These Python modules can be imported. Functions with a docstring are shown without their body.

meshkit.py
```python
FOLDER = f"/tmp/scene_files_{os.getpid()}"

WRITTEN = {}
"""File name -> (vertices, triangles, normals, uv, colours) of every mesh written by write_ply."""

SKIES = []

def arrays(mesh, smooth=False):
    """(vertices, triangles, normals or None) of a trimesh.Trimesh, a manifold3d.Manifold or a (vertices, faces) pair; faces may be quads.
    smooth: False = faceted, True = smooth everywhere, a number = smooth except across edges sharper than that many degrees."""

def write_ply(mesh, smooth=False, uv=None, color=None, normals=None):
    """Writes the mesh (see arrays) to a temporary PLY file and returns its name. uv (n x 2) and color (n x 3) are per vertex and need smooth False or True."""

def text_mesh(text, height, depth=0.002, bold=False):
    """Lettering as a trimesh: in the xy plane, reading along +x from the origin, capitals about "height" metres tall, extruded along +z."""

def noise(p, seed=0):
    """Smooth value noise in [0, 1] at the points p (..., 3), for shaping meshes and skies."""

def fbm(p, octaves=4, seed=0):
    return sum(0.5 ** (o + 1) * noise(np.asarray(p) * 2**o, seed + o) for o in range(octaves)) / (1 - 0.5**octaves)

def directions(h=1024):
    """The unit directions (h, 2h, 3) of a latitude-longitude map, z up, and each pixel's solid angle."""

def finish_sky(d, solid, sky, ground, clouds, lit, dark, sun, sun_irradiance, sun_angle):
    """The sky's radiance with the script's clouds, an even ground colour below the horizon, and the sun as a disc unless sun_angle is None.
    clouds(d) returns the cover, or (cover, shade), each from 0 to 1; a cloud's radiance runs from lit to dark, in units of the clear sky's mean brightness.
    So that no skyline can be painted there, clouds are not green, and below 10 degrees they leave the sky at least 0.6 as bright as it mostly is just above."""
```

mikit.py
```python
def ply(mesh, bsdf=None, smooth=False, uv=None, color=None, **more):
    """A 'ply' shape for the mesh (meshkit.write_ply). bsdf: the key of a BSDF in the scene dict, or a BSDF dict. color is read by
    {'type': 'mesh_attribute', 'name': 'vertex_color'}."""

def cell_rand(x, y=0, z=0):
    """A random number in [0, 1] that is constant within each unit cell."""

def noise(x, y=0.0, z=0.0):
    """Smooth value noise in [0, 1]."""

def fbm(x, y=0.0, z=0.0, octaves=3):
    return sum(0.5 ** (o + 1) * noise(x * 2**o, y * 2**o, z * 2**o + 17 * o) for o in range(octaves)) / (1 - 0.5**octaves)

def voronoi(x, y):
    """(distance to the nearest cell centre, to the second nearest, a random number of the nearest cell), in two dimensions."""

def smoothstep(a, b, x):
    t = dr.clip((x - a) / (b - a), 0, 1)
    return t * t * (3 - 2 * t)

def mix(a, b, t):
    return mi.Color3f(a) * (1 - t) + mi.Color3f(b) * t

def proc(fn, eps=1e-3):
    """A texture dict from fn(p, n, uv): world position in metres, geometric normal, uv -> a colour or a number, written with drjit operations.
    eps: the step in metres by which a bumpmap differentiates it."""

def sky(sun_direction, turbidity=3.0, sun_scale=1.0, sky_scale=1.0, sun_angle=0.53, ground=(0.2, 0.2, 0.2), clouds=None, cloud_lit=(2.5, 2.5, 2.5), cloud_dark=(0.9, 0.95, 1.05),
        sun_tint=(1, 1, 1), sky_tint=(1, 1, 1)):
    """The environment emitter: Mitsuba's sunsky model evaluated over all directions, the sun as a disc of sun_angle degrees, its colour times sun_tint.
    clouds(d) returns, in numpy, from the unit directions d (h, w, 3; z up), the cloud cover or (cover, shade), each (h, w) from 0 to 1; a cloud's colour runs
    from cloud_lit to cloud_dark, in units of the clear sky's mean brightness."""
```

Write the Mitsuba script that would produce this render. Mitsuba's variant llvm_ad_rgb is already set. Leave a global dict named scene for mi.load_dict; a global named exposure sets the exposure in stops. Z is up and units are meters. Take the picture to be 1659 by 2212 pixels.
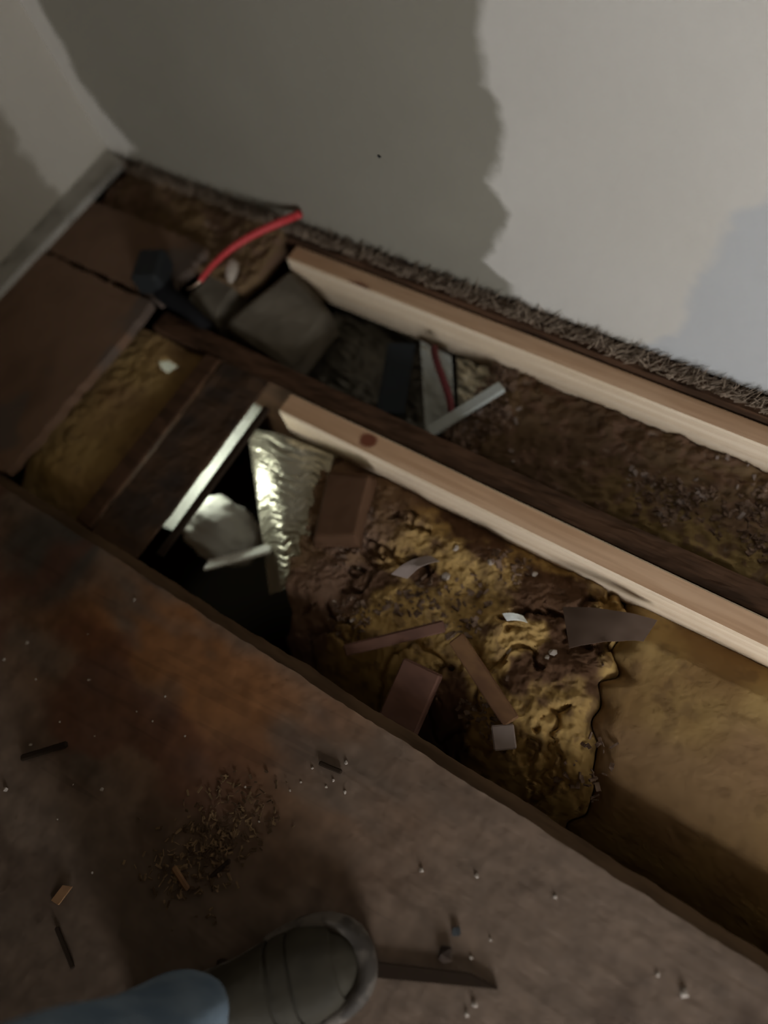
import math, random
import numpy as np, trimesh, mitsuba as mi, drjit as dr
import mikit, meshkit
from mikit import fbm, noise, smoothstep, mix
from shapely.geometry import Polygon
from manifold3d import Manifold

random.seed(7)
R = np.random.default_rng(7)
T = mi.ScalarTransform4f
scene, labels = {'type': 'scene'}, {}

# ---------------------------------------------------------------- camera, light, exposure
W, H, F = 1659.0, 2212.0, 1660.0
CAM = np.array([0.0, 0.0, 1.0])
XW = np.array([0.82987547, 0.42720696, -0.35888844])     # world axes in camera terms (right, down, forward)
YW = np.array([0.5302346, -0.80405616, 0.2689702])
ZW = np.array([-0.17366052, -0.41350684, -0.8937864])
fwd = np.array([XW[2], YW[2], ZW[2]])
upv = -np.array([XW[1], YW[1], ZW[1]])
exposure = 0.0
scene['camera'] = {'type': 'thinlens', 'fov': 2 * math.degrees(math.atan(W / 2 / F)), 'fov_axis': 'x',
                   'aperture_radius': 0.013, 'focus_distance': 1.0, 'near_clip': 0.02, 'far_clip': 50.0,
                   'to_world': T().look_at(origin=CAM.tolist(), target=(CAM + fwd).tolist(), up=upv.tolist())}
WINDOW_LIGHT = (23.0, 23.6, 24.2)      # daylight in the frosted window of the right wall
CEILING_LIGHT = (3.0, 1.8, 0.8)     # dim warm ceiling lamp
UNDER_LIGHT = (66.0, 70.0, 58.0)    # small work lamp hung under the floor


def at(u, v, z=0.0):
    """The point of the level z that the pixel (u, v) of the photograph shows."""
    d = np.array([u - W / 2, v - H / 2, F])
    w = np.array([d @ XW, d @ YW, d @ ZW])
    return CAM + w * ((z - 1.0) / w[2])


def at_y(u, v, y):
    d = np.array([u - W / 2, v - H / 2, F])
    w = np.array([d @ XW, d @ YW, d @ ZW])
    return CAM + w * (y / w[1])


def at_x(u, v, x):
    d = np.array([u - W / 2, v - H / 2, F])
    w = np.array([d @ XW, d @ YW, d @ ZW])
    return CAM + w * (x / w[0])


# ---------------------------------------------------------------- materials
def material(name, color, rough=0.8, bump=None, bump_scale=0.002, eps=1e-3, spec=0.2, **more):
    base = {'type': 'principled', 'base_color': mikit.proc(color) if callable(color) else {'type': 'rgb', 'value': list(color)},
            'roughness': rough, 'specular': spec, **more}
    if bump is not None:
        base = {'type': 'bumpmap', 'arbitrary': mikit.proc(bump, eps), 'scale': bump_scale, 'bsdf': base}
    scene[name] = {'type': 'twosided', 'bsdf': base}


def pl(xs, ys, t):
    """Piecewise linear ys over xs, in drjit."""
    out = mi.Float(ys[0]) + 0 * t
    for i in range(len(xs) - 1):
        f = dr.clip((t - xs[i]) / (xs[i + 1] - xs[i]), 0, 1)
        out = out + f * (ys[i + 1] - ys[i])
    return out


WALL_Y, WALL_X = 0.712, -1.338
def wall_line(px, f=at_y, c=WALL_Y, k=0):
    p = sorted([(q[2], q[k]) for q in (f(u, v, c) for u, v in px)])
    return [a for a, _ in p], [b for _, b in p]
ZA, XA = wall_line([(80, 0), (130, 90), (175, 180), (210, 230), (265, 290), (287, 320), (272, 348)])
ZB, XB = wall_line([(1037, 0), (1028, 92), (1037, 183), (1076, 229), (1085, 311), (1058, 398), (1101, 462), (1074, 517), (1042, 563), (1101, 613), (1097, 640)])
ZC, XC = wall_line([(1659, 425), (1586, 462), (1554, 508), (1536, 558), (1490, 636), (1479, 686), (1449, 723), (1348, 750)])
ZD, YD = wall_line([(0, 250), (30, 300), (75, 350), (110, 400), (135, 430)], at_x, WALL_X, 1)


def wall_back_color(p, n, uv):
    x, z = p.x, p.z
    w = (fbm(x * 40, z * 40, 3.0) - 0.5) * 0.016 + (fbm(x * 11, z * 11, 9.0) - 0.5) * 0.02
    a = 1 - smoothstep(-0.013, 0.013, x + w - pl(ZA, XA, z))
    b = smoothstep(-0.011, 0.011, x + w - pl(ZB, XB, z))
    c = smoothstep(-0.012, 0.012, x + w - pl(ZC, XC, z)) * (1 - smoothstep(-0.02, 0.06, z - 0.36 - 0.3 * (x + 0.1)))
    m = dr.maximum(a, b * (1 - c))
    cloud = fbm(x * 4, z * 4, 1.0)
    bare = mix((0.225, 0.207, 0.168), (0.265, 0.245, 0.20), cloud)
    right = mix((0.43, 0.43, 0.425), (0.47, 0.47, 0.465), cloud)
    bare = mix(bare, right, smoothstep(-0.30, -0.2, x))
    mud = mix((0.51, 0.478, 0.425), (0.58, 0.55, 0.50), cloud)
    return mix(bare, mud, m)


def wall_left_color(p, n, uv):
    y, z = p.y, p.z
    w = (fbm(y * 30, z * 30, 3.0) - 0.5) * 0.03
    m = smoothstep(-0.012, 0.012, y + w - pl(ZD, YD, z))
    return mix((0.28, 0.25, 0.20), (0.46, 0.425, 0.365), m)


def floor_color(p, n, uv):
    x, y = p.x, p.y
    c1, c2 = fbm(x * 3.2, y * 3.2, 1.0, 4), fbm(x * 14, y * 14, 4.0, 4)
    g = fbm(x * 9 + 3, y * 60, 2.0)
    base = mix((0.092, 0.062, 0.043), (0.130, 0.091, 0.066), smoothstep(0.3, 0.7, c1))
    base = mix(base, (0.05, 0.030, 0.020), smoothstep(0.52, 0.72, c2) * 0.55)
    zone = dr.exp(-dr.square((x + 0.55) / 0.27) - dr.square((y + 0.02) / 0.13)) * smoothstep(0.25, 0.55, fbm(x * 7, y * 16, 7.0))
    base = mix(base, (0.21, 0.085, 0.028), dr.clip(zone * 1.1, 0, 0.85))
    grey = smoothstep(0.5, 0.62, fbm(x * 5 + 9, y * 5, 5.0)) * smoothstep(-0.45, -0.75, x)
    base = mix(base, (0.052, 0.047, 0.040), grey * 0.8)
    red = smoothstep(0.6, 0.72, fbm(x * 8 + 31, y * 8, 8.0)) * 0.6 * smoothstep(-0.25, -0.45, x)
    base = mix(base, (0.095, 0.033, 0.018), red)
    crack = smoothstep(0.69, 0.75, fbm(x * 4 + 5, (y - 0.10 * x) * 55, 2.0)) * smoothstep(0.5, 0.6, fbm(x * 5, y * 5, 12.0))
    return base * (0.86 + 0.28 * g) * (0.72 + 0.56 * fbm(x * 55, y * 55, 3.0, 3)) * (1 - 0.15 * crack)


def floor_bump(p, n, uv):
    return fbm(p.x * 60, p.y * 60, p.z * 60) + 0.6 * fbm(p.x * 20, p.y * 140, 0.0)


def wood_grain(light, dark, sx, sy, knots=()):
    def fn(p, n, uv):
        w = fbm(p.x * 3, p.y * 9, p.z * 9) * 2.2
        g = fbm(p.x * sx, p.y * sy + w, p.z * sy + w, 4)
        c = mix(light, dark, smoothstep(0.3, 0.75, g))
        fleck = smoothstep(0.62, 0.8, fbm(p.x * 6, p.y * 40, p.z * 40 + 5))
        c = mix(c, dark, fleck * 0.4)
        for k in knots:
            d = dr.sqrt(dr.square((p.x - k[0]) / k[3]) + dr.square((p.y - k[1]) / k[4]) + dr.square((p.z - k[2]) / 0.03)) + (fbm(p.x * 50, p.y * 50, 0.0) - 0.5) * 0.5
            c = mix((0.16, 0.05, 0.025), c, smoothstep(0.65, 1.15, d))
        return c
    return fn


k1, k2 = at(795, 950, -0.025), at(775, 625, -0.025)
_new = wood_grain((0.60, 0.40, 0.255), (0.47, 0.285, 0.165), 5, 90, [(*k1, 0.017, 0.014), (*k2, 0.03, 0.014)])


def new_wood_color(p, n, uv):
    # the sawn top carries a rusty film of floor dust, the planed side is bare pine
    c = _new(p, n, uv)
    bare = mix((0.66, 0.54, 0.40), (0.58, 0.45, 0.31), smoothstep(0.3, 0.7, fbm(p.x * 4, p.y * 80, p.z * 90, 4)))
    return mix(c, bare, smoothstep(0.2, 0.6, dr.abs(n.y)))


def insul_color(p, n, uv):
    x, y, z = p.x, p.y, p.z
    a = fbm(x * 12, y * 12, z * 12, 4)
    b = fbm(x * 45 + 7, y * 45, z * 45, 3)
    c = mix((0.21, 0.125, 0.052), (0.31, 0.205, 0.082), smoothstep(0.3, 0.7, a))
    c = mix(c, (0.20, 0.12, 0.065), smoothstep(0.45, 0.7, fbm(x * 6 + 2, y * 6, 3.0)) * 0.8)
    return mix(c, (0.12, 0.07, 0.035), smoothstep(0.55, 0.8, b) * 0.5)


def dirty_insul_color(p, n, uv):
    x, y, z = p.x, p.y, p.z
    a = fbm(x * 10 + 3, y * 10, z * 10, 4)
    b = fbm(x * 55, y * 55 + 3, z * 55, 3)
    c = mix((0.085, 0.052, 0.03), (0.17, 0.11, 0.055), smoothstep(0.42, 0.75, a))
    c = mix(c, mix((0.16, 0.10, 0.04), (0.27, 0.19, 0.075), a), smoothstep(-0.25, -0.05, x) * smoothstep(0.58, 0.52, y + 0.1 * (a - 0.5)) * 0.9)
    c = mix(c, (0.13, 0.075, 0.05), smoothstep(0.5, 0.62, b) * 0.7)
    return mix(c, (0.24, 0.19, 0.15), smoothstep(0.7, 0.82, b) * 0.6)


DIRT = [(*at(1010, 1160, -0.06)[:2], 0.10, 0.045), (*at(1180, 1265, -0.06)[:2], 0.05, 0.05), (*at(1190, 1480, -0.07)[:2], 0.045, 0.07), (*at(690, 1300, -0.07)[:2], 0.05, 0.08), (*at(1000, 1620, -0.08)[:2], 0.10, 0.03), (*at(920, 1240, -0.06)[:2], 0.035, 0.014)]      # brown dust spilled on the batt


def torn_insul_color(p, n, uv):
    x, y, z = p.x, p.y, p.z
    a = fbm(x * 15 + 5, y * 15, 2.0, 4)
    b = fbm(x * 60, y * 60 + 9, z * 60, 3)
    dirt = mi.Float(0.0) * x
    for q in DIRT:
        dirt = dirt + dr.exp(-dr.square((x - q[0]) / q[2]) - dr.square((y - q[1]) / q[3]))
    c = mix((0.085, 0.045, 0.025), (0.37, 0.24, 0.09), smoothstep(0.36, 0.52, a + 0.03 - 0.26 * dr.minimum(dirt, 1.0)))
    c = mix(c, (0.115, 0.064, 0.038), smoothstep(0.54, 0.68, b) * 0.5)
    e = smoothstep(-0.36, -0.43, x + 0.05 * (a - 0.5) - 0.15 * (y - 0.2))      # kraft paper and brown dust at the torn end
    c = mix(c, mix((0.12, 0.066, 0.04), (0.19, 0.12, 0.085), b), e * 0.85)
    return c


def insul_bump(p, n, uv):
    return fbm(p.x * 120, p.y * 120, p.z * 120, 4)


material('m_wall_back', wall_back_color, 0.95, spec=0.05)
material('m_wall_left', wall_left_color, 0.95, spec=0.05)
material('m_plain_wall', (0.27, 0.235, 0.18), 0.95, spec=0.05)
material('m_floor', floor_color, 0.66, floor_bump, 0.0012, spec=0.25)
material('m_panel', lambda p, n, uv: mix(mix((0.15, 0.088, 0.056), (0.10, 0.058, 0.036), smoothstep(0.35, 0.65, fbm(p.x * 9, p.y * 5, 1.0, 4))), (0.085, 0.07, 0.06), 0.7 * smoothstep(0.58, 0.7, fbm(p.x * 12, p.y * 9, 6.0))), 0.75, floor_bump, 0.0012, spec=0.2)
material('m_lip', wood_grain((0.125, 0.078, 0.045), (0.07, 0.043, 0.025), 12, 60), 0.85, spec=0.1)
material('m_new_wood', new_wood_color, 0.6, spec=0.3)
material('m_old_wood', wood_grain((0.07, 0.036, 0.02), (0.03, 0.016, 0.009), 14, 70), 0.85, floor_bump, 0.002, spec=0.1)
material('m_dark_plank', wood_grain((0.065, 0.036, 0.02), (0.03, 0.021, 0.016), 20, 30), 0.8, floor_bump, 0.003, spec=0.15)
material('m_chip', wood_grain((0.17, 0.09, 0.042), (0.11, 0.055, 0.03), 30, 50), 0.8, spec=0.15)
material('m_offcut', wood_grain((0.12, 0.06, 0.042), (0.085, 0.042, 0.03), 30, 50), 0.8, spec=0.15)
material('m_insul', insul_color, 0.98, insul_bump, 0.002, spec=0.03)
material('m_insul_dirty', dirty_insul_color, 0.95, insul_bump, 0.004, spec=0.1)
material('m_insul_torn', torn_insul_color, 0.98, insul_bump, 0.0025, spec=0.05)
material('m_grey_board', lambda p, n, uv: mix((0.075, 0.063, 0.046), (0.15, 0.13, 0.10), smoothstep(0.3, 0.75, fbm(p.x * 16, p.y * 16, p.z * 16))), 0.8, insul_bump, 0.001)
material('m_strip', lambda p, n, uv: mix((0.20, 0.185, 0.155), (0.33, 0.31, 0.27), smoothstep(0.3, 0.6, fbm(p.x * 12, p.y * 14, p.z * 20))), 0.9)
material('m_black', (0.016, 0.018, 0.019), 0.65)
material('m_cord', (0.01, 0.01, 0.011), 0.9, spec=0.05)
material('m_red', (0.48, 0.045, 0.05), 0.45)
material('m_dark_red', (0.10, 0.018, 0.02), 0.5)
material('m_copper', (0.75, 0.55, 0.4), 0.3, metallic=1.0)
material('m_white', (0.78, 0.80, 0.76), 0.7)
material('m_bag', (0.42, 0.42, 0.385), 0.7)
material('m_greyish', (0.36, 0.38, 0.36), 0.6)
material('m_pale', (0.36, 0.31, 0.26), 0.9, spec=0.1)
material('m_stick', (0.022, 0.014, 0.009), 0.9, spec=0.08)
material('m_kraft', lambda p, n, uv: mix((0.06, 0.030, 0.016), (0.11, 0.06, 0.036), fbm(p.x * 30, p.y * 30, p.z * 30)), 0.9, spec=0.05)
material('m_flap', (0.075, 0.048, 0.034), 0.8)
material('m_pinkish', (0.21, 0.165, 0.145), 0.9, spec=0.1)
material('m_plaster', (0.36, 0.31, 0.27), 0.9, spec=0.1)
material('m_soil', (0.02, 0.016, 0.012), 0.95, spec=0.0)
material('m_navy', (0.02, 0.027, 0.035), 0.5)
material('m_jeans', lambda p, n, uv: mix((0.075, 0.105, 0.14), (0.115, 0.15, 0.185), smoothstep(0.3, 0.7, fbm(p.x * 30, p.y * 30, p.z * 20))), 0.95,
         lambda p, n, uv: fbm(p.x * 400, p.y * 400, p.z * 400), 0.0008, spec=0.05)
material('m_shoe', lambda p, n, uv: mix((0.018, 0.015, 0.010), (0.038, 0.032, 0.021), fbm(p.x * 50, p.y * 50, p.z * 50)), 0.75, insul_bump, 0.0007)
material('m_rand', lambda p, n, uv: mix((0.095, 0.08, 0.066), (0.04, 0.033, 0.027), smoothstep(0.45, 0.7, fbm(p.x * 60, p.y * 60, p.z * 60))), 0.7)
material('m_skin', (0.35, 0.22, 0.16), 0.6)
scene['m_foil'] = {'type': 'twosided', 'bsdf': {'type': 'bumpmap', 'arbitrary': mikit.proc(lambda p, n, uv: fbm((p.x - p.y) * 190, (p.x + p.y) * 30, p.z * 40, 3), 1e-3), 'scale': 0.003,
                   'bsdf': {'type': 'principled', 'base_color': {'type': 'rgb', 'value': [0.60, 0.57, 0.46]}, 'metallic': 0.75, 'roughness': 0.35}}}


# ---------------------------------------------------------------- mesh helpers
def put(key, mesh, bsdf, label=None, cat=None, group=None, kind=None, smooth=False, **more):
    base, i = key, 0
    while key in scene:
        i += 1
        key = f'{base}_{i:03d}'
    scene[key] = mikit.ply(mesh, bsdf, smooth=smooth, **more)
    note(key, label, cat, group, kind)
    return key


def note(key, label=None, cat=None, group=None, kind=None):
    d = {k: v for k, v in (('label', label), ('category', cat), ('group', group), ('kind', kind)) if v}
    if d:
        labels[key] = d


def box(lo, hi, bevel=0.0):
    lo, hi = np.minimum(lo, hi), np.maximum(lo, hi)
    if bevel <= 0:
        m = trimesh.creation.box(hi - lo)
        m.apply_translation((np.array(lo) + hi) / 2)
        return m
    pts = []
    for c in np.ndindex(2, 2, 2):
        s = np.array(c) * 2 - 1
        corner = np.where(np.array(c) == 1, hi, lo)
        for k in range(3):
            q = corner - s * bevel
            q = q.astype(float)
            q[k] = corner[k]
            pts.append(q)
    return trimesh.convex.convex_hull(np.array(pts))


def plank(p, q, width, thick, bevel=0.002, up=(0, 0, 1), roll=0.0):
    """A bevelled bar from p to q."""
    p, q = np.array(p, float), np.array(q, float)
    L = np.linalg.norm(q - p)
    x = (q - p) / L
    y = np.cross(up, x); y /= np.linalg.norm(y)
    z = np.cross(x, y)
    c, s = math.cos(roll), math.sin(roll)
    y, z = c * y + s * z, c * z - s * y
    m = box(np.array([0, -width / 2, -thick / 2]), np.array([L, width / 2, thick / 2]), bevel)
    M = np.eye(4)
    M[:3, 0], M[:3, 1], M[:3, 2], M[:3, 3] = x, y, z, p
    m.apply_transform(M)
    return m


def tube(pts, r, sides=10, steps=40):
    from scipy.interpolate import CubicSpline
    pts = np.array(pts, float)
    t = np.r_[0, np.cumsum(np.linalg.norm(np.diff(pts, axis=0), axis=1))]
    p = CubicSpline(t, pts)(np.linspace(0, t[-1], steps)) if len(pts) > 2 else pts[0] + (pts[1] - pts[0]) * np.linspace(0, 1, steps)[:, None]
    r = np.interp(np.linspace(0, 1, steps), np.linspace(0, 1, len(np.atleast_1d(r))), np.atleast_1d(r))
    d = np.gradient(p, axis=0); d /= np.linalg.norm(d, axis=1, keepdims=True)
    a = np.cross(d, [0.1, 0.2, 1.0]); a /= np.linalg.norm(a, axis=1, keepdims=True)
    b = np.cross(d, a)
    ang = np.arange(sides) * 2 * np.pi / sides
    v = p[:, None] + r[:, None, None] * (np.cos(ang)[None, :, None] * a[:, None] + np.sin(ang)[None, :, None] * b[:, None])
    return loft(v)


def loft(rings, cap=True):
    rings = np.asarray(rings)
    n, s = rings.shape[:2]
    v = rings.reshape(-1, 3)
    f = []
    for i in range(n - 1):
        for j in range(s):
            a, b, c, d = i * s + j, i * s + (j + 1) % s, (i + 1) * s + (j + 1) % s, (i + 1) * s + j
            f += [[a, b, c], [a, c, d]]
    if cap:
        v = np.vstack([v, rings[0].mean(0), rings[-1].mean(0)])
        for j in range(s):
            f += [[n * s, (j + 1) % s, j], [n * s + 1, (n - 1) * s + j, (n - 1) * s + (j + 1) % s]]
    m = trimesh.Trimesh(v, f, process=False)
    if m.volume < 0:
        m.invert()
    return m


def slab(P, thick_or_bottom, mask=None, bottom=None):
    """A closed solid under the grid of points P (n, m, 3): its underside lies thick lower, or at the level bottom."""
    n, m = P.shape[:2]
    top, bot = P.reshape(-1, 3), P.reshape(-1, 3).copy()
    bot[:, 2] = bottom if bottom is not None else bot[:, 2] - thick_or_bottom
    keep = np.ones((n - 1, m - 1), bool) if mask is None else mask
    f = []
    N = n * m
    idx = lambda i, j: i * m + j
    I, J = np.nonzero(keep)
    a, b, c, d = I * m + J, (I + 1) * m + J, (I + 1) * m + J + 1, I * m + J + 1
    up = np.vstack([np.c_[a, b, c], np.c_[a, c, d]])
    f.append(up); f.append(up[:, ::-1] + N)
    pad = np.pad(keep, 1)
    for di, dj, e in ((-1, 0, (0, 3)), (1, 0, (2, 1)), (0, -1, (1, 0)), (0, 1, (3, 2))):
        open_ = ~pad[1 + I + di, 1 + J + dj]
        q = np.stack([a, b, c, d], 1)[open_]
        s_, t_ = q[:, e[0]], q[:, e[1]]
        f.append(np.vstack([np.c_[s_, t_, t_ + N], np.c_[s_, t_ + N, s_ + N]]))
    mesh = trimesh.Trimesh(np.vstack([top, bot]), np.vstack(f), process=False)
    mesh.remove_unreferenced_vertices()
    if mesh.volume < 0:
        mesh.invert()
    return mesh


def grid(xs0, xs1, y0, y1, n, m, zf):
    """Grid whose left and right borders are functions of y; zf(x, y) gives the height."""
    ys = np.linspace(y0, y1, m)
    s = np.linspace(0, 1, n)[:, None]
    a = xs0(ys) if callable(xs0) else np.full(m, xs0)
    b = xs1(ys) if callable(xs1) else np.full(m, xs1)
    X = a[None] * (1 - s) + b[None] * s
    Y = np.broadcast_to(ys[None], X.shape)
    return np.stack([X, Y, zf(X, Y)], -1)


def quad(c, n, m, disp=None):
    """Bilinear patch through four corners (three-dimensional), with a displacement along z."""
    c = [np.array(x, float) for x in c]
    s, t = np.linspace(0, 1, n)[:, None, None], np.linspace(0, 1, m)[None, :, None]
    P = c[0] * (1 - s) * (1 - t) + c[1] * s * (1 - t) + c[2] * s * t + c[3] * (1 - s) * t
    if disp is not None:
        P = P.copy()
        P[..., 2] += disp(P, s[..., 0], t[..., 0])
    return P


def fb(x, y, k, seed=0, octaves=4):
    return meshkit.fbm(np.stack([x * k, y * k, np.full_like(x, 0.37)], -1), octaves, seed)


def lump(c, r, seed, squash=0.6, sub=1):
    """An irregular angular crumb."""
    g = np.random.default_rng(seed)
    d = g.normal(size=(12 + 8 * sub, 3)); d /= np.linalg.norm(d, axis=1, keepdims=True)
    p = d * (r * g.uniform(0.65, 1.0, (len(d), 1)))
    p[:, 2] *= squash
    m = trimesh.convex.convex_hull(p)
    m.apply_translation(np.array(c) - [0, 0, m.bounds[0][2]])
    return m


# ---------------------------------------------------------------- the setting
X0, X1, Y0, Y1, ZC_ = WALL_X, 1.80, -1.05, WALL_Y, 2.4
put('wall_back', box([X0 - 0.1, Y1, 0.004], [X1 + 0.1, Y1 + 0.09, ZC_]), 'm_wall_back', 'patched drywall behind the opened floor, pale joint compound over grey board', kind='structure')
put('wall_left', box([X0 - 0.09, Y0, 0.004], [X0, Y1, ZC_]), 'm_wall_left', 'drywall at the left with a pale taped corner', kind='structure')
put('wall_right', box([X1, Y0 - 0.09, -0.02], [X1 + 0.09, Y1, ZC_]), 'm_plain_wall', 'pale wall at the right', kind='structure')
put('ceiling', box([X0 - 0.1, Y0 - 0.1, ZC_], [X1 + 0.1, Y1 + 0.1, ZC_ + 0.08]), 'm_plain_wall', 'pale ceiling', kind='structure')
wx0, wx1, wz0, wz1 = 0.70, 1.60, 0.12, 0.87
for lo, hi in (([X0 - 0.1, Y0 - 0.09, -0.02], [wx0, Y0, ZC_]), ([wx1, Y0 - 0.09, -0.02], [X1, Y0, ZC_]), ([wx0, Y0 - 0.09, -0.02], [wx1, Y0, wz0]), ([wx0, Y0 - 0.09, wz1], [wx1, Y0, ZC_])):
    put('wall_front__wall_piece', box(lo, hi), 'm_plain_wall')
note('wall_front', 'pale wall behind the viewer around a low window', kind='structure')
for lo, hi in (([wx0, Y0 - 0.07, wz0], [wx0 + 0.03, Y0 - 0.02, wz1]), ([wx1 - 0.03, Y0 - 0.07, wz0], [wx1, Y0 - 0.02, wz1]), ([wx0, Y0 - 0.07, wz0], [wx1, Y0 - 0.02, wz0 + 0.03]), ([wx0, Y0 - 0.07, wz1 - 0.03], [wx1, Y0 - 0.02, wz1])):
    put('window_1__frame', box(lo, hi, 0.004), 'm_white')
yp = Y0 - 0.045
pane = trimesh.Trimesh([[wx0 + 0.03, yp, wz0 + 0.03], [wx1 - 0.03, yp, wz0 + 0.03], [wx1 - 0.03, yp, wz1 - 0.03], [wx0 + 0.03, yp, wz1 - 0.03]], [[0, 2, 1], [0, 3, 2]], process=False)
if pane.face_normals[0][1] < 0:
    pane.invert()
scene['window_1__pane'] = {**mikit.ply(pane, 'm_white'), 'emitter': {'type': 'area', 'radiance': {'type': 'rgb', 'value': list(WINDOW_LIGHT)}}}
note('window_1', 'low daylit frosted window in the wall behind the viewer', kind='structure')
globe = trimesh.creation.icosphere(3, 0.09); globe.apply_translation([0.6, -0.9, ZC_ - 0.14])
scene['ceiling_lamp__globe'] = {**mikit.ply(globe, 'm_white', smooth=True), 'emitter': {'type': 'area', 'radiance': {'type': 'rgb', 'value': list(CEILING_LIGHT)}}}
put('ceiling_lamp__base', box([0.53, -0.97, ZC_ - 0.055], [0.67, -0.83, ZC_], 0.01), 'm_white')
note('ceiling_lamp', 'dim round globe lamp on the ceiling', 'lamp')

# near floor: its edge along the opening, ragged
ex = np.linspace(X0, X1, 340)
def edge_y(x):
    return 0.041 + 0.004 * (meshkit.fbm(np.stack([x * 26, x * 0, x * 0], -1), 4, 5) - 0.5) + 0.002 * (meshkit.noise(np.stack([x * 90, x * 0, x * 0], -1), 3) - 0.5)
poly = Polygon(np.vstack([np.c_[ex, edge_y(ex)], [[X1, Y0], [X0, Y0]]]))
fl = trimesh.creation.extrude_polygon(poly, 0.019, engine='earcut'); fl.apply_translation([0, 0, -0.019])
put('floor', fl, 'm_floor', 'worn reddish brown painted subfloor strewn with debris', kind='structure')
poly = Polygon(np.vstack([np.c_[ex, edge_y(ex) + 0.017 + 0.003 * (meshkit.noise(np.stack([ex * 14, ex * 0, ex * 0], -1), 9) - 0.5)], [[X1, -0.04], [X0, -0.04]]]))
lp = trimesh.creation.extrude_polygon(poly, 0.02, engine='earcut'); lp.apply_translation([0, 0, -0.0395])
put('floor__edge_board', lp, 'm_lip', 'dark raw edge of the lower subfloor layer')
# patches of old floor still lying at the left, along the wall
def panel(x0, x1, y0, y1, seed, z=-0.002):
    g = np.random.default_rng(seed)
    def side(a, b, n=24, j=0.004):
        s = np.linspace(0, 1, n)[:, None]
        p = np.array(a) * (1 - s) + np.array(b) * s
        return (p + g.uniform(-j, j, p.shape))[:-1]
    pts = np.vstack([side((x0, y0), (x1, y0)), side((x1, y0), (x1 + 0.006, y1)), side((x1 + 0.006, y1), (x0, y1)), side((x0, y1), (x0, y0))])
    m = trimesh.creation.extrude_polygon(Polygon(pts).buffer(0), 0.02, engine='earcut'); m.apply_translation([0, 0, z - 0.02])
    return m
put('floor__panel', panel(-1.30, -1.005, 0.062, 0.452, 1), 'm_panel', 'dark subfloor panel beside the small bay of yellow insulation')
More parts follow.
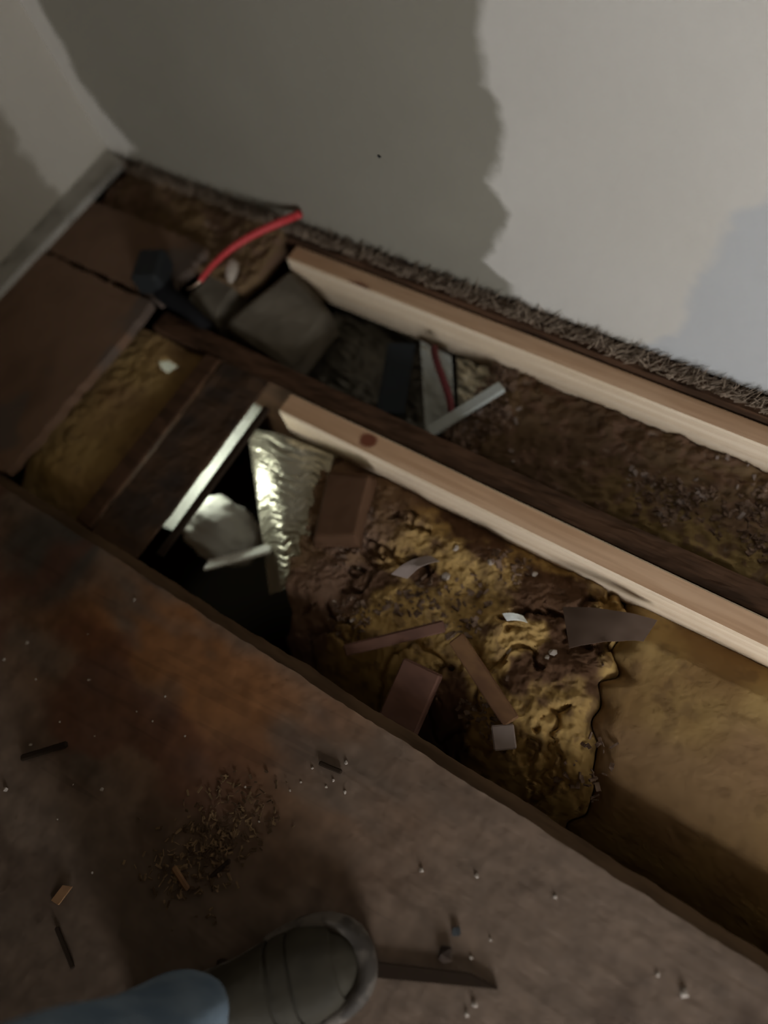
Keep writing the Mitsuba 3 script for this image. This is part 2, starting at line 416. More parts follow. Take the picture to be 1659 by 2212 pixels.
put('floor__panel', panel(-1.30, -0.99, 0.462, 0.60, 2, -0.004), 'm_panel', 'strip of dark subfloor near the room corner')

# the strip of gypsum along the foot of the left wall
st = trimesh.creation.extrude_polygon(Polygon([(-1.337, Y1), (-1.283, Y1 - 0.012), (-1.290, 0.40), (-1.296, 0.05), (-1.30, -0.5), (-1.337, -0.5)]), 0.016, engine='earcut')
st.apply_translation([0, 0, -0.004])
put('trim_left', st, 'm_strip', 'dusty grey strip along the foot of the left wall', kind='structure')

# the ground under the floor, and the dark framing that closes the bays
put('ground', box([X0 - 0.2, Y0, -0.52], [X1 + 0.1, Y1 + 0.2, -0.47]), 'm_soil', 'dark soil under the floor', kind='structure')
put('joist', box([X0, 0.004, -0.27], [X1, 0.042, -0.041], 0.002), 'm_old_wood', 'old dark joist under the ragged floor edge nearest the shoe', 'joist')
put('rim_joist', box([X0, Y1 + 0.002, -0.30], [X1, Y1 + 0.045, 0.003], 0.002), 'm_old_wood', 'old dark rim board under the foot of the back wall', 'joist')

# ---------------------------------------------------------------- the joists
ZJ = -0.025
j1 = box([-0.667, 0.379, ZJ - 0.089], [X1 - 0.01, 0.418, ZJ], 0.003)
put('new_joist', j1, 'm_new_wood', 'new pine joist with a dark red knot, crossing the middle of the opening', 'joist')
j2 = box([-0.845, 0.650, ZJ - 0.089], [X1 - 0.01, 0.686, ZJ], 0.003)
put('new_joist', j2, 'm_new_wood', 'new pine joist along the foot of the back wall', 'joist')


def rough_beam(x0, x1, y0, y1, z0, z1, seed, amp=0.004, n=160, m=10):
    g = lambda X, Y: z1 + amp * 2 * (fb(X * 1.0, Y * 3.0, 22, seed) - 0.5)
    return slab(grid(x0, x1, y0, y1, n, m, g), 0, bottom=z0)
put('old_joist', rough_beam(-0.985, X1 - 0.01, 0.420, 0.458, -0.26, -0.028, 3), 'm_old_wood', 'old dark brown joist that the middle pine joist is fixed against', 'joist')
put('sole_board', rough_beam(-0.87, X1 - 0.01, 0.688, Y1 + 0.001, -0.07, -0.012, 6, 0.004, 300, 6), 'm_old_wood', 'ragged dark board between the rear pine joist and the wall', 'board')

# blocking, the dark plank beside the hole, the thin lath
put('blocking', plank([-0.838, 0.060, -0.054], [-0.838, 0.419, -0.054], 0.034, 0.058, 0.003), 'm_old_wood', 'reddish brown wooden block between the yellow insulation and the dark plank', 'block')
g = lambda X, Y: -0.03 + 0.012 * (fb(X, Y, 20, 8) - 0.5)
put('dark_plank', slab(grid(-0.815, -0.719, 0.058, 0.418, 40, 120, g), 0.007), 'm_dark_plank', 'dirty dark plank on the left of the lit hole', 'board')
e0, e1 = at(578, 880, -0.035), at(345, 1200, -0.045)
put('lath', plank(e0, e1, 0.013, 0.008, 0.002), 'm_stick', 'thin dark lath across the left side of the lit hole', 'lath')

# ---------------------------------------------------------------- insulation
def front_z(X, Y):
    base = -0.066 - 0.14 * np.clip((0.150 - Y) / 0.09, 0, 1.2) ** 1.4 - 0.022 * np.clip((Y - 0.33) / 0.05, 0, 1)
    return base + 0.028 * (fb(X, Y, 7, 1) - 0.5) + 0.006 * (fb(X * 0.6 + Y * 0.5, Y, 40, 4) - 0.5)
def round_left(X, e, w=0.03, h=0.022):
    return -h * np.clip(1 - (X - e) / w, 0, 1) ** 2
def torn_z(X, Y):
    d = np.abs(fb(X, Y, 15, 12) - 0.5)
    return front_z(X, Y) + 0.062 * (fb(X, Y, 12, 9) - 0.52) - 0.018 * np.clip(1 - d / 0.035, 0, 1) * (fb(X, Y, 8, 2) > 0.5) + 0.014 * (fb(X, Y, 42, 21) - 0.5) + 0.010 * (fb(X, Y, 140, 22, 2) - 0.5)
bl = [at(u, v, -0.08) for u, v in ((708, 985), (675, 1080), (652, 1180), (622, 1290), (590, 1375))]
def left_end(y):
    o = np.argsort([p[1] for p in bl])
    return np.interp(y, [bl[i][1] for i in o], [bl[i][0] for i in o]) + 0.018 * (meshkit.noise(np.stack([y * 60, y * 0, y * 0], -1), 4) - 0.5)
def mid(y):
    return -0.02 - 0.25 * (y - 0.2) + 0.03 * (meshkit.noise(np.stack([y * 40, y * 0, y * 0], -1), 8) - 0.5)
put('insulation_batt', slab(grid(left_end, lambda y: mid(y) + 0.01, 0.046, 0.378, 230, 150, lambda X, Y: torn_z(X, Y) + round_left(-X, -mid(Y[0])[None] - 0.01)), 0, bottom=-0.235), 'm_insul_torn', 'torn lumpy piece of yellow insulation beside the lit hole', 'insulation', smooth=40)
put('insulation_batt', slab(grid(lambda y: mid(y) + 0.012, X1 - 0.02, 0.046, 0.378, 420, 100, lambda X, Y: front_z(X, Y) + round_left(X, mid(Y[0])[None] + 0.012)), 0, bottom=-0.235), 'm_insul', 'smooth golden brown insulation batt filling the front bay at the right', 'insulation', smooth=40)
def back_z(X, Y):
    return -0.085 - 0.03 * np.clip((0.49 - Y) / 0.03, 0, 1) + 0.035 * (fb(X, Y, 9, 3) - 0.5) + 0.030 * (fb(X, Y, 45, 6) - 0.5) + 0.012 * (fb(X, Y, 120, 7, 2) - 0.5)
bx = at(935, 960, -0.085)[0]
put('insulation_batt', slab(grid(lambda y: bx + 0.30 * (y - 0.5) + 0.02 * (meshkit.noise(np.stack([y * 50, y * 0, y * 0], -1), 2) - 0.5), X1 - 0.02, 0.460, 0.648, 520, 70, back_z), 0, bottom=-0.235), 'm_insul_dirty', 'dirty brown insulation between the two pine joists', 'insulation', smooth=40)
# small bay at the left, with a gap through which the lamp-lit sheet below shows
gap = Polygon([at(u, v, -0.05)[:2] for u, v in ((338, 777), (360, 771), (389, 791), (365, 810), (347, 797))])
def left_z(X, Y):
    return -0.050 + 0.035 * (fb(X, Y, 12, 5) - 0.5) + 0.012 * (fb(X, Y, 50, 7) - 0.5) - 0.03 * np.clip((0.11 - Y) / 0.05, 0, 1)
G = grid(-1.035, -0.856, 0.046, 0.418, 110, 220, left_z)
import shapely
C = (G[:-1, :-1] + G[1:, 1:]) / 2
inside = shapely.contains_xy(gap, C[..., 0].ravel(), C[..., 1].ravel()).reshape(C.shape[:2])
put('insulation_batt', slab(G, 0.012, mask=~inside), 'm_insul', 'small patch of yellow insulation with a bright gap, framed by dark boards', 'insulation', smooth=40)

# ---------------------------------------------------------------- inside the lit hole
LP = np.array([-0.79, 0.24, -0.105])
lamp = trimesh.creation.cylinder(0.012, 0.026, sections=24); lamp.apply_translation(LP + [0, 0, 0.027])
lens = trimesh.creation.icosphere(3, 0.016); lens.apply_translation(LP)
put('work_lamp__housing', lamp, 'm_black')
scene['work_lamp__bulb'] = {**mikit.ply(lens, 'm_white', smooth=True), 'emitter': {'type': 'area', 'radiance': {'type': 'rgb', 'value': list(UNDER_LIGHT)}}}
note('work_lamp', 'small round lamp hung under the dark plank, lighting the hole', 'lamp')
sh = quad([at(580, 880, -0.16), at(385, 1150, -0.24), at(220, 1080, -0.22), at(470, 850, -0.15)], 60, 60, lambda P, s, t: 0.02 * (fb(P[..., 0], P[..., 1], 30, 2) - 0.5))
put('plastic_sheet', slab(sh, 0.002), 'm_white', 'pale plastic sheet seen through the gap beside the thin dark lath', 'sheet', smooth=40)

sh = quad([(-0.915, 0.33, -0.15), (-0.915, 0.415, -0.15), (-0.965, 0.415, -0.075), (-0.965, 0.33, -0.075)], 12, 12)
put('plastic_sheet', slab(sh, 0.002), 'm_white', 'bright bit of white plastic showing through the gap in the yellow insulation', 'sheet')


def crinkle(k, amp, seed):
    return lambda P, s, t: amp * (np.abs(fb(P[..., 0] * 0.7, P[..., 1] * 1.8, k, seed, 3) - 0.5) * 2 - 0.3)
fc = [at(548, 915, -0.075), at(600, 1290, -0.11), at(648, 1235, -0.09), at(722, 985, -0.085)]
def pleats(P, s, t):
    S_, T_ = np.broadcast_to(s, P.shape[:2]), np.broadcast_to(t, P.shape[:2])
    q = np.stack([S_ * 34 + 3 * meshkit.noise(np.stack([T_ * 5, S_ * 5, S_ * 0], -1), 2), T_ * 3.5, S_ * 0], -1)
    return 0.009 * (meshkit.fbm(q, 3, 3) - 0.5) * np.clip(T_ / 0.3, 0.25, 1)
P = quad(fc, 220, 70, pleats)
s = np.linspace(0, 1, 70)[None, :]
P[..., 2] -= 0.035 * np.exp(-(s / 0.22) ** 2)
P[..., 0] -= 0.03 * np.exp(-(s / 0.22) ** 2)
put('foil_sheet', slab(P, 0.002), 'm_foil', 'crinkled silver foil facing at the torn end of the insulation in the lit hole', 'foil', smooth=50)
lm = trimesh.creation.icosphere(4, 1.0)
v = lm.vertices * [0.072, 0.054, 0.05]
v = v * (1 + 0.75 * (meshkit.fbm(lm.vertices * 1.3 + 4, 4, 5) - 0.5))[:, None]
lm = trimesh.Trimesh(v + at(478, 1150, -0.165), lm.faces, process=False)
put('plastic_bag', lm, 'm_bag', 'crumpled greyish white plastic bag lying in the lit hole', 'bag', smooth=True)
put('white_strip', plank(at(445, 1222, -0.13), at(588, 1184, -0.122), 0.034, 0.006, 0.002, up=(-0.75, 0.15, 0.65)), 'm_white', 'flat white strip in the hole below the white bag', 'strip')

# ---------------------------------------------------------------- back bay at the left
def board(px, z, thick, seed, amp=0.006):
    P = quad([at(u, v, z if np.isscalar(z) else z[i]) for i, (u, v) in enumerate(px)], 50, 50, lambda P, s, t: amp * 2 * (fb(P[..., 0], P[..., 1], 14, seed) - 0.5) - 0.012 * (np.exp(-(s / 0.05) ** 2) + np.exp(-((1 - s) / 0.05) ** 2) + np.exp(-(t / 0.05) ** 2) + np.exp(-((1 - t) / 0.05) ** 2)))
    return slab(P, thick)
put('duct_board', board([(630, 572), (478, 692), (622, 790), (715, 672)], [-0.04, -0.035, -0.05, -0.06], 0.05, 4), 'm_grey_board', 'dusty grey-brown board under the end of the rear pine joist', 'board', smooth=40)
put('duct_board', board([(590, 505), (520, 520), (395, 640), (462, 690)], [-0.03, -0.025, -0.03, -0.04], 0.04, 9), 'm_grey_board', 'narrow dusty grey board under the red wire', 'board', smooth=40)
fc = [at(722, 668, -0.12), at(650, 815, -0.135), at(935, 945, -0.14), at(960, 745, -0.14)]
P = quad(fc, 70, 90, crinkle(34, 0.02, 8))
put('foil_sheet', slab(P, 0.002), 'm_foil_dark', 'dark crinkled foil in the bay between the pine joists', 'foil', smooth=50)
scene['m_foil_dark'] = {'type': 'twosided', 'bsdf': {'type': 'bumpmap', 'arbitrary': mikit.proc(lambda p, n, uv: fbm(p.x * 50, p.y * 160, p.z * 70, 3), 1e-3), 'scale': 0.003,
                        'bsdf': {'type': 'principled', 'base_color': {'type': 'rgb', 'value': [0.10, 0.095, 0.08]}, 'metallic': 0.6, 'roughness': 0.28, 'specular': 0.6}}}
put('metal_sheet', plank(at(868, 742, -0.10), at(842, 895, -0.11), 0.05, 0.006, 0.002), 'm_navy', 'dark blue-black metal sheet in the bay between the pine joists', 'metal sheet')
P = quad([at(908, 735, -0.085), at(918, 930, -0.095), at(985, 935, -0.085), at(975, 770, -0.08)], 40, 20, crinkle(50, 0.012, 5))
put('white_flap', slab(P, 0.003), 'm_greyish', 'greyish white upright flap left of the dark red cord between the pine joists', 'flap', smooth=40)
put('white_strip', plank(at(925, 935, -0.07), at(1085, 835, -0.06), 0.020, 0.010, 0.002), 'm_greyish', 'white strip slanting up to the rear pine joist', 'strip')
P = quad([at(985, 770, -0.10), at(990, 930, -0.105), at(1075, 870, -0.095), at(1090, 810, -0.09)], 40, 30, crinkle(40, 0.02, 15))
put('foil_sheet', slab(P, 0.002), 'm_foil', 'small piece of silver foil right of the dark red cord', 'foil', smooth=50)
put('dark_red_cord', tube([at(938, 750, -0.06), at(950, 800, -0.055), at(968, 850, -0.06), at(975, 905, -0.07)], 0.006), 'm_dark_red', 'dark red cord hanging beside the white strip between the pine joists', 'cord', smooth=True)

# torn fibrous debris in the corner, and the ragged fringe along the wall
def pile_z(X, Y):
    return -0.022 + 0.030 * (fb(X, Y, 16, 14) - 0.5) + 0.02 * (fb(X * 1.5, Y, 48, 15) - 0.5) + 0.01 * np.clip((Y - 0.62) / 0.08, 0, 1)
put('debris_pile', slab(grid(lambda y: -1.285 + 0 * y, lambda y: -0.875 - 0.35 * np.clip(0.6 - y, 0, 0.2), 0.56, 0.711, 200, 80, pile_z), 0, bottom=-0.06), 'm_insul_dirty', 'heap of brown fibrous debris in the room corner', 'debris', kind='stuff', smooth=40)
g = np.random.default_rng(11)
vs, fs = [], []
N = 5200
X = g.uniform(-1.28, X1 - 0.05, N); Y = g.uniform(0.686, 0.708, N)
for x, y in zip(X, Y):
    L = g.uniform(0.012, 0.034); a = g.normal(0.5, 0.7)
    d = np.array([math.cos(a) * 0.6, -0.25 + 0.5 * g.random(), 0.0]); d[2] = g.uniform(0.1, 0.9)
    d *= L / np.linalg.norm(d)
    w = np.cross(d, g.normal(size=3)); w *= g.uniform(0.0008, 0.0022) / np.linalg.norm(w)
    p = np.array([x, y, -0.006 + 0.010 * g.random()])
    tip = p + d
    tip[1] = min(tip[1], Y1 - 0.001)
    i = len(vs)
    u = np.cross(d, w); u *= np.linalg.norm(w) / np.linalg.norm(u)
    vs += [p - w, p + w, p + u, tip]
    fs += [[i, i + 1, i + 3], [i + 1, i + 2, i + 3], [i + 2, i, i + 3], [i, i + 2, i + 1]]
put('fibre_fringe', trimesh.Trimesh(vs, fs, process=False), 'm_fringe', 'ragged brown fibres along the foot of the back wall', 'debris', kind='stuff')
material('m_fringe', lambda p, n, uv: mix((0.12, 0.085, 0.06), (0.30, 0.235, 0.175), fbm(p.x * 40, p.y * 60, p.z * 60)), 0.95, spec=0.05)

# ---------------------------------------------------------------- the plug, the wires
c0 = at(332, 590, 0.02)
pb = box([-0.036, -0.027, -0.02], [0.036, 0.027, 0.028], 0.008)
M = trimesh.transformations.rotation_matrix(math.radians(115), [0, 0, 1])
pb.apply_transform(M); pb.apply_translation(c0)
put('plug__body', pb, 'm_black', smooth=30)
put('plug__cord', tube([at(350, 615, 0.0), at(365, 640, 0.0), at(395, 660, -0.005), at(430, 690, -0.018), at(450, 705, -0.05)], [0.022, 0.018, 0.015, 0.012, 0.011]), 'm_cord', smooth=True)
note('plug', 'black plastic plug with a thick black cord by the corner of the floor', 'plug')
pr = [(648, 462, 0.045), (600, 482, 0.032), (545, 508, 0.03), (495, 540, 0.025), (460, 572, 0.02), (432, 607, 0.014)]
put('red_wire__insulation', tube([at(*q) for q in pr], [0.0072, 0.0072, 0.0066, 0.0055, 0.0048]), 'm_red', smooth=True)
put('red_wire__bare_end', tube([at(434, 605, 0.014), at(420, 617, 0.010), at(405, 625, 0.006)], [0.0022, 0.0018, 0.0014]), 'm_copper', 'bare copper end', smooth=True)
note('red_wire', 'red electrical wire with a bare copper end near the black plug', 'wire')
cp = tube([at(503, 560, 0.0), at(500, 585, 0.0), at(497, 610, -0.005)], [0.004, 0.011, 0.012, 0.010, 0.004])
put('wire_connector', cp, 'm_pale', 'pale stubby connector lying under the red wire', 'connector', smooth=True)

# ---------------------------------------------------------------- loose pieces on the insulation
def blk(px0, px1, z0, z1, w, t, m, key, label, cat, roll=0.0):
    put(key, plank(at(*px0, z0), at(*px1, z1), w, t, 0.002, roll=roll), m, label, cat)
blk((915, 1440), (858, 1572), -0.045, -0.065, 0.056, 0.026, 'm_offcut', 'wood_offcut', 'reddish brown wood offcut leaning against the floor edge', 'wood offcut')
blk((985, 1378), (1105, 1560), -0.045, -0.05, 0.024, 0.010, 'm_chip', 'wood_strip', 'flat brown wood strip slanting across the torn insulation', 'wood strip', 0.3)
blk((745, 1405), (960, 1352), -0.055, -0.045, 0.017, 0.010, 'm_offcut', 'wood_strip', 'thin brown stick lying on the torn insulation left of the offcut', 'wood strip', 0.4)
blk((1085, 1565), (1092, 1620), -0.055, -0.06, 0.030, 0.016, 'm_pinkish', 'plaster_chunk', 'pinkish grey chunk at the foot of the brown wood strip', 'plaster chunk')
def flake(px, z, seed, m, label, key='paper_scrap', cat='scrap', curl=0.01):
    P = quad([at(u, v, z) for u, v in px], 14, 8, lambda P, s, t: curl * 4 * s * (1 - s) + curl * 0.6 * (fb(P[..., 0], P[..., 1], 60, seed) - 0.5))
    put(key, slab(P, 0.0015), m, label, cat, smooth=40)
flake([(845, 1240), (930, 1200), (950, 1212), (880, 1250)], -0.035, 1, 'm_pinkish', 'grey curled paper scrap in the middle of the torn insulation', curl=0.016)
flake([(1085, 1325), (1130, 1330), (1140, 1345), (1095, 1341)], -0.045, 2, 'm_white', 'bright white scrap on the torn insulation under the middle joist', curl=0.008)
flake([(1215, 1310), (1420, 1340), (1390, 1385), (1230, 1400)], -0.052, 6, 'm_flap', 'large brown paper flap beside the middle joist', curl=0.016)
put('kraft_flap', board([(706, 1006), (806, 1018), (770, 1168), (668, 1172)], [-0.040, -0.030, -0.036, -0.050], 0.022, 17, 0.004), 'm_kraft', 'dark brown slab of kraft faced insulation at the torn end beside the foil', 'insulation', smooth=40)
for i, (u, v, r) in enumerate([(965, 1247, 0.008), (1098, 1405, 0.007), (1195, 1410, 0.007), (1182, 1420, 0.005), (880, 1420, 0.004), (775, 1225, 0.006), (720, 1300, 0.004), (760, 1340, 0.004), (1060, 1215, 0.006), (985, 1185, 0.006), (1155, 1240, 0.005)]):
    z = float(torn_z(*[np.array([c]) for c in at(u, v, -0.06)[:2]])[0])
    put('plaster_crumb', lump(at(u, v, z) - [0, 0, 0.002], r, 50 + i), 'm_plaster', {0: 'pale crumb on the torn insulation just below the grey curled paper scrap', 1: 'pale crumb beside the upper end of the brown wood strip', 2: 'pale crumb on the torn insulation below the bright white scrap', 5: 'pale crumb on the torn insulation near the dark kraft paper flap', 10: 'pale crumb on the torn insulation close under the middle joist'}.get(i, 'small pale plaster crumb lying on the torn yellow insulation'), 'crumb', 'plaster crumbs on the torn insulation')

def specks(key, m, label, n, xr, yr, zf, seed, lo=0.002, hi=0.013):
    g = np.random.default_rng(seed)
    out = []
    X, Y = g.uniform(*xr, 6 * n), g.uniform(*yr, 6 * n)
    k = np.argsort(-fb(X, Y, 13, seed) - 0.10 * g.random(6 * n))[:n]
    X, Y = X[k], Y[k]
    Z = zf(X, Y)
    for x, y, z in zip(X, Y, Z):
        L = g.uniform(lo, hi)
        b_ = trimesh.creation.box([L, L * g.uniform(0.15, 0.7), L * 0.25])
        b_.apply_transform(trimesh.transformations.euler_matrix(g.normal(0, 0.5), g.normal(0, 0.5), g.uniform(0, 6.3)))
        b_.apply_translation([x, y, z + 0.001]); out.append(b_)
    put(key, trimesh.util.concatenate(out), m, label, 'debris', kind='stuff')
material('m_specks', lambda p, n, uv: mix((0.06, 0.035, 0.022), (0.22, 0.15, 0.11), noise(p.x * 170, p.y * 170, 4.0)), 0.9, spec=0.1)
specks('insulation_debris', 'm_specks', 'brown chips and dust strewn over the torn insulation', 420, (-0.47, 0.03), (0.11, 0.37), torn_z, 31)
specks('insulation_debris', 'm_pinkish', 'small pale scraps strewn over the dirty insulation between the pine joists', 140, (-0.42, 0.45), (0.465, 0.645), back_z, 33, 0.003, 0.014)
specks('insulation_debris', 'm_specks', 'brown chips and dust strewn over the dirty insulation between the pine joists', 1100, (-0.42, 0.45), (0.465, 0.645), back_z, 32)

# ---------------------------------------------------------------- loose pieces on the floor
spots = [(292, 1297, 8), (193, 1469, 6), (78, 1468, 5), (60, 1389, 9), (10, 1425, 7), (15, 1706, 10), (221, 1706, 7), (158, 1695, 3), (67, 1609, 6), (357, 1505, 5), (296, 1537, 4), (330, 1558, 4),
         (720, 1686, 5), (748, 1648, 7), (675, 1660, 5), (745, 1712, 6), (705, 1700, 4), (627, 1708, 4), (650, 1690, 4), (912, 1880, 8), (1030, 1892, 7), (1480, 2145, 14), (1018, 2068, 6), (1025, 2170, 9), (1010, 2190, 8),
         (1200, 1938, 6), (1420, 2105, 6), (400, 1590, 4), (205, 1590, 4), (125, 1770, 4), (200, 1885, 5), (130, 1560, 4), (1060, 2030, 5), (190, 1370, 3), (560, 1775, 4), (530, 1700, 4)]
for i, (u, v, r) in enumerate(spots):
    c = at(u, v)
    big = r >= 14
    own = {0: 'pale crumb on the orange brown floor just below the lit hole', 1: 'pale crumb alone on the floor, right of the larger crumb by the left border', 3: 'larger pale crumb near the left border, well above the long dark splinter',
           5: 'whitish crumb on the left border, below the long dark splinter', 6: 'pale crumb on the floor left of the top of the sawdust patch', 8: 'pale crumb touching the upper side of the long dark splinter',
           12: 'pale crumb just left above the short dark splinter in mid floor', 13: 'pale crumb at the right end of the short dark splinter in mid floor', 15: 'pale crumb below the right end of the short dark splinter',
           19: 'pale crumb above the toe of the shoe, left one of two', 20: 'pale crumb above the small black clod, right one of two', 22: 'pale crumb between the dark brown clod and the stick',
           23: 'pale crumb just below the dark stick, upper one of two', 24: 'pale crumb just below the dark stick, lower one of two', 25: 'pale crumb alone on the floor halfway between shoe and floor edge', 26: 'pale crumb left of the whitish plaster lump'}.get(i)
    put('floor_crumb' if not big else 'plaster_lump', lump(c, r * 0.55 / 1150, 100 + i), 'm_plaster' if r > 4 else 'm_pale',
        'whitish lump of plaster, the largest on the floor, at the right of the stick' if big else own or 'tiny pale speck of plaster on the brown floor', 'crumb', None if big else 'plaster crumbs on the floor')
def stick(px, w, m, key, label, cat, thick=None):
    pts = [at(u, v, 0.001 + w / 2) for u, v in px]
    put(key, plank(pts[0], pts[1], w, thick or w, w * 0.25), m, label, cat)
P0, P1 = at(815, 2096, 0.005), at(1075, 2122, 0.005)
d = (P1 - P0) / np.linalg.norm(P1 - P0); nrm = np.array([-d[1], d[0], 0])
hull = [P0 + nrm * 0.008, P0 - nrm * 0.007, P1 - d * 0.03 + nrm * 0.006, P1 - nrm * 0.006, P1 - d * 0.02]
st = trimesh.convex.convex_hull(np.vstack([np.array(hull) + [0, 0, -0.0048], np.array(hull) * 1.0 + [0, 0, 0.004]]))
put('wood_stick', st, 'm_stick', 'flat dark splintered stick on the floor at the toe of the shoe', 'stick')
stick([(45, 1638), (146, 1607)], 0.009, 'm_stick', 'wood_splinter', 'long dark splinter on the dark floor at the left edge', 'splinter', 0.006)
stick([(122, 2003), (158, 2092)], 0.005, 'm_stick', 'wood_splinter', 'thin dark splinter on the floor left of the jeans', 'splinter')
stick([(690, 1648), (738, 1668)], 0.006, 'm_stick', 'wood_splinter', 'short dark splinter among pale crumbs in the middle of the floor', 'splinter')
stick([(455, 1895), (497, 1858)], 0.005, 'm_stick', 'wood_splinter', 'dark splinter at the edge of the sawdust patch', 'splinter')
stick([(374, 1872), (406, 1922)], 0.008, 'm_chip', 'wood_splinter', 'pale splinter beside the sawdust patch', 'splinter', 0.004)
stick([(470, 2080), (510, 2095)], 0.012, 'm_stick', 'wood_splinter', 'dark splinter between the jeans and the shoe', 'splinter')
P = quad([at(110, 1945, 0.003), at(138, 1912, 0.005), at(158, 1915, 0.004), at(125, 1955, 0.003)], 8, 6, lambda P, s, t: 0.003 * s)
put('wood_chip', slab(P, 0.003), 'm_chip', 'orange brown wood chip on the dark floor at the lower left', 'chip')
cl = at(965, 2058, 0.004)
put('floor_clod', lump(at(965, 2060), 0.011, 501), 'm_dark_plank', 'dark brown clod on the floor above the stick', 'clod')
put('floor_clod', lump(at(985, 2012), 0.007, 502), 'm_black', 'small black clod on the floor right of the shoe', 'clod')
g = np.random.default_rng(5)
meshes = []
for i in range(420):
    s_ = g.random()
    u, v = 380 + 150 * s_ + g.normal(0, 45), 1915 - 190 * s_ + g.normal(0, 38)
    c = at(u, v, 0.001)
    L, w = g.uniform(0.003, 0.011), g.uniform(0.001, 0.003)
    m = trimesh.creation.box([L, w, 0.0012])
    m.apply_transform(trimesh.transformations.euler_matrix(g.normal(0, 0.25), g.normal(0, 0.25), g.uniform(0, 6.3)))
    m.apply_translation(c + [0, 0, 0.001 + 0.002 * g.random()])
    meshes.append(m)
put('sawdust_patch', trimesh.util.concatenate(meshes), 'm_sawdust', 'patch of brown sawdust and shavings on the floor', 'sawdust', kind='stuff')
material('m_sawdust', lambda p, n, uv: mix((0.06, 0.036, 0.02), (0.15, 0.095, 0.05), smoothstep(0.35, 0.65, noise(p.x * 150, p.y * 150, 0.0))), 0.9, spec=0.1)
mk = at_y(820, 337, WALL_Y)
put('wall_screw', lump([0, 0, 0], 0.004, 77, 0.4).apply_transform(trimesh.transformations.rotation_matrix(math.pi / 2, [1, 0, 0])).apply_translation(mk), 'm_black', 'small dark screw head in the grey drywall', 'screw')

# ---------------------------------------------------------------- the person: shin in jeans, shoe
AX = np.array([0.64, 0.77, 0]); AX /= np.linalg.norm(AX)
NX = np.array([AX[1], -AX[0], 0])          # to the shoe's right
TOE = np.array([-0.113, -0.175, 0.0])
HEEL = TOE - AX * 0.285


def shoe_half(s, grow=0.0):
    """Half widths (left, right) of the sole at s, 0 at the heel, 1 at the toe."""
    ss = [0, 0.03, 0.10, 0.25, 0.45, 0.62, 0.74, 0.84, 0.92, 0.97, 0.995, 1.0]
    ww = [0.004, 0.020, 0.031, 0.034, 0.037, 0.046, 0.049, 0.046, 0.036, 0.023, 0.010, 0.002]
    return np.interp(s, ss, ww) + grow


def sole(grow, z0, z1, n=40, rnd=0.006):
    S = np.linspace(0, 1, n)
    out = []
    for sgn in (1, -1):
        SS = S if sgn == 1 else S[::-1]
        for s in SS:
            c = HEEL + AX * (0.285 * s + grow * (2 * s - 1))
            out.append(c + NX * sgn * shoe_half(s, grow * 0.9 if 0.02 < s < 0.98 else grow * 0.4))
    out = np.array(out)
    cen = out.mean(0)
    ring = lambda k, z: np.c_[(cen + (out - cen) * k)[:, :2], np.full(len(out), z)]
    return loft([ring(0.97, z0), ring(1.0, z0 + 0.004), ring(1.0, z1 - rnd), ring(0.985, z1 - rnd * 0.3), ring(0.95, z1)])


def upper(s0, s1, off, n=36):
    rings = []
    for s in np.linspace(s0, s1, n):
        hgt = np.interp(s, [0, 0.1, 0.2, 0.35, 0.5, 0.65, 0.8, 0.9, 0.955, 0.97], [0.08, 0.085, 0.088, 0.086, 0.077, 0.066, 0.054, 0.045, 0.030, 0.026])
        hw = max(shoe_half(s) - 0.002 - 0.010 * max(0, (s - 0.75) / 0.25), 0.004) + off
        a = np.linspace(0, math.pi, 25)
        x, z = np.cos(a), np.sin(a)
        x = np.sign(x) * np.abs(x) ** 0.7; z = z ** 0.75
        c = HEEL + AX * 0.285 * s
        rings.append(np.vstack([c + NX * hw * X_ + np.array([0, 0, 0.012 + (hgt - 0.012 + off) * Z_]) for X_, Z_ in zip(x, z)]))
    return loft(rings)
put('person__shoe', upper(0.02, 0.965, 0.0, 60), 'm_shoe', 'dark slip-on shoe', smooth=35)
put('person__shoe__sole', sole(0.004, 0.0, 0.020), 'm_rand', smooth=35)
put('person__shoe__toe_rand', trimesh.util.concatenate([tube([HEEL + AX * 0.285 * s_ + NX * sg * (shoe_half(s_) + 0.0) + [0, 0, 0.024] for s_, sg in [(0.60, -1), (0.74, -1), (0.84, -1), (0.92, -1), (0.97, -0.9), (0.985, 0), (0.97, 0.9), (0.92, 1), (0.84, 1), (0.74, 1), (0.60, 1)]], [0.006, 0.008, 0.010, 0.0115, 0.0115, 0.0115, 0.010, 0.008, 0.006], 12, 60)]), 'm_rand', 'paler rounded rim round the toe', smooth=True)
for s0, s1 in ((0.40, 0.615), (0.635, 0.70), (0.712, 0.87)):
    put('person__shoe__panel', upper(s0, s1, 0.0035, 14), 'm_shoe', smooth=35)

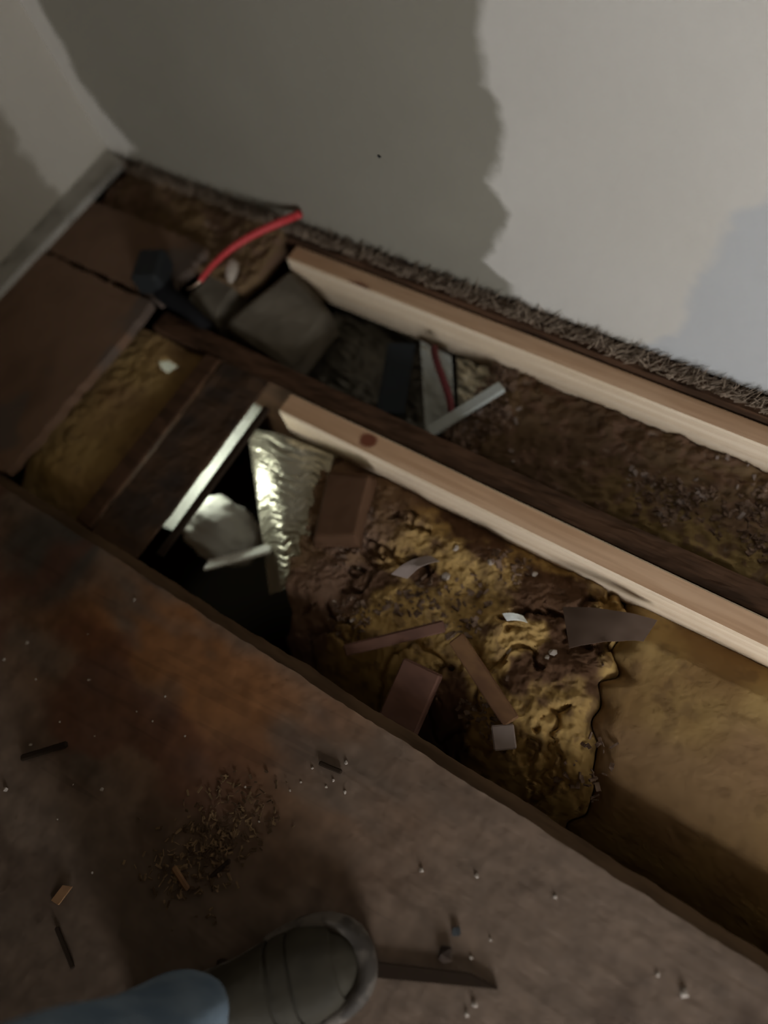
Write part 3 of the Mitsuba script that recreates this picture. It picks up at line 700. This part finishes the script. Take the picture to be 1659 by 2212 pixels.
ANK = HEEL + AX * 0.050 + NX * 0.016
def limb(joints):
    m = Manifold()
    for (p, r), (q, r2) in zip(joints[:-1], joints[1:]):
        pts = np.vstack([trimesh.creation.icosphere(2, r).vertices + p, trimesh.creation.icosphere(2, r2).vertices + q])
        m += Manifold.hull_points(pts)
    me = m.refine_to_length(0.012).to_mesh()
    t = trimesh.Trimesh(me.vert_properties[:, :3], me.tri_verts)
    return trimesh.smoothing.filter_taubin(t, iterations=10)
KNEE = ANK + np.array([0.0, -0.01, 0.43])
HIP = KNEE + np.array([-0.12, -0.40, 0.10])
put('person__leg', limb([(HEEL + AX * 0.15 + [0, 0, 0.038], 0.020), (ANK + [0, 0, 0.055], 0.036), (ANK + [0, 0, 0.13], 0.036), (ANK * 0.5 + KNEE * 0.5 + [0, 0, 0.06], 0.050), (KNEE, 0.055), (HIP, 0.078)]), 'm_skin', smooth=True)
rings = []
path = [(ANK + [0.004, 0.006, 0.072], 0.073), (ANK + [0.004, 0.006, 0.10], 0.071), (ANK + [0.003, 0.004, 0.14], 0.068), (ANK + [0.002, 0.0, 0.20], 0.068), (ANK + [0.0, -0.004, 0.28], 0.070), (ANK + [0.0, -0.008, 0.36], 0.074), (KNEE + [0, 0.0, -0.03], 0.080), (KNEE + [-0.01, -0.03, 0.03], 0.086), (KNEE * 0.75 + HIP * 0.25, 0.090), (KNEE * 0.4 + HIP * 0.6, 0.098), (HIP, 0.105)]
from scipy.interpolate import CubicSpline
pp, rr = np.array([p for p, _ in path]), np.array([r for _, r in path])
tt = np.r_[0, np.cumsum(np.linalg.norm(np.diff(pp, axis=0), axis=1))]
ts = np.linspace(0, tt[-1], 70)
cs = CubicSpline(tt, pp)(ts); rs = np.interp(ts, tt, rr)
d = np.gradient(cs, axis=0); d /= np.linalg.norm(d, axis=1, keepdims=True)
ang = np.linspace(0, 2 * np.pi, 49)[:-1]
for c, r, dd, t in zip(cs, rs, d, ts):
    a_ = AX - dd * (AX @ dd); a_ /= np.linalg.norm(a_)
    b_ = np.cross(dd, a_)
    fold = 1 + 0.05 * np.sin(3 * ang + 9 * t) * np.exp(-t / 0.3) + 0.035 * np.sin(2 * ang + 26 * t) + 0.10 * np.exp(-((np.angle(np.exp(1j * (ang - 0.35)))) / 0.35) ** 2)
    rings.append(c + r * fold[:, None] * (np.cos(ang)[:, None] * a_ * 1.0 + np.sin(ang)[:, None] * b_ * 0.92) + np.c_[0 * ang, 0 * ang, 0.008 * np.sin(ang * 2 + 1) * np.exp(-t / 0.03)])
put('person__jeans', loft(rings), 'm_jeans', 'faded blue denim trouser leg', smooth=60)
note('person', 'person in faded blue jeans and a dark slip-on shoe, standing on the floor', 'person')
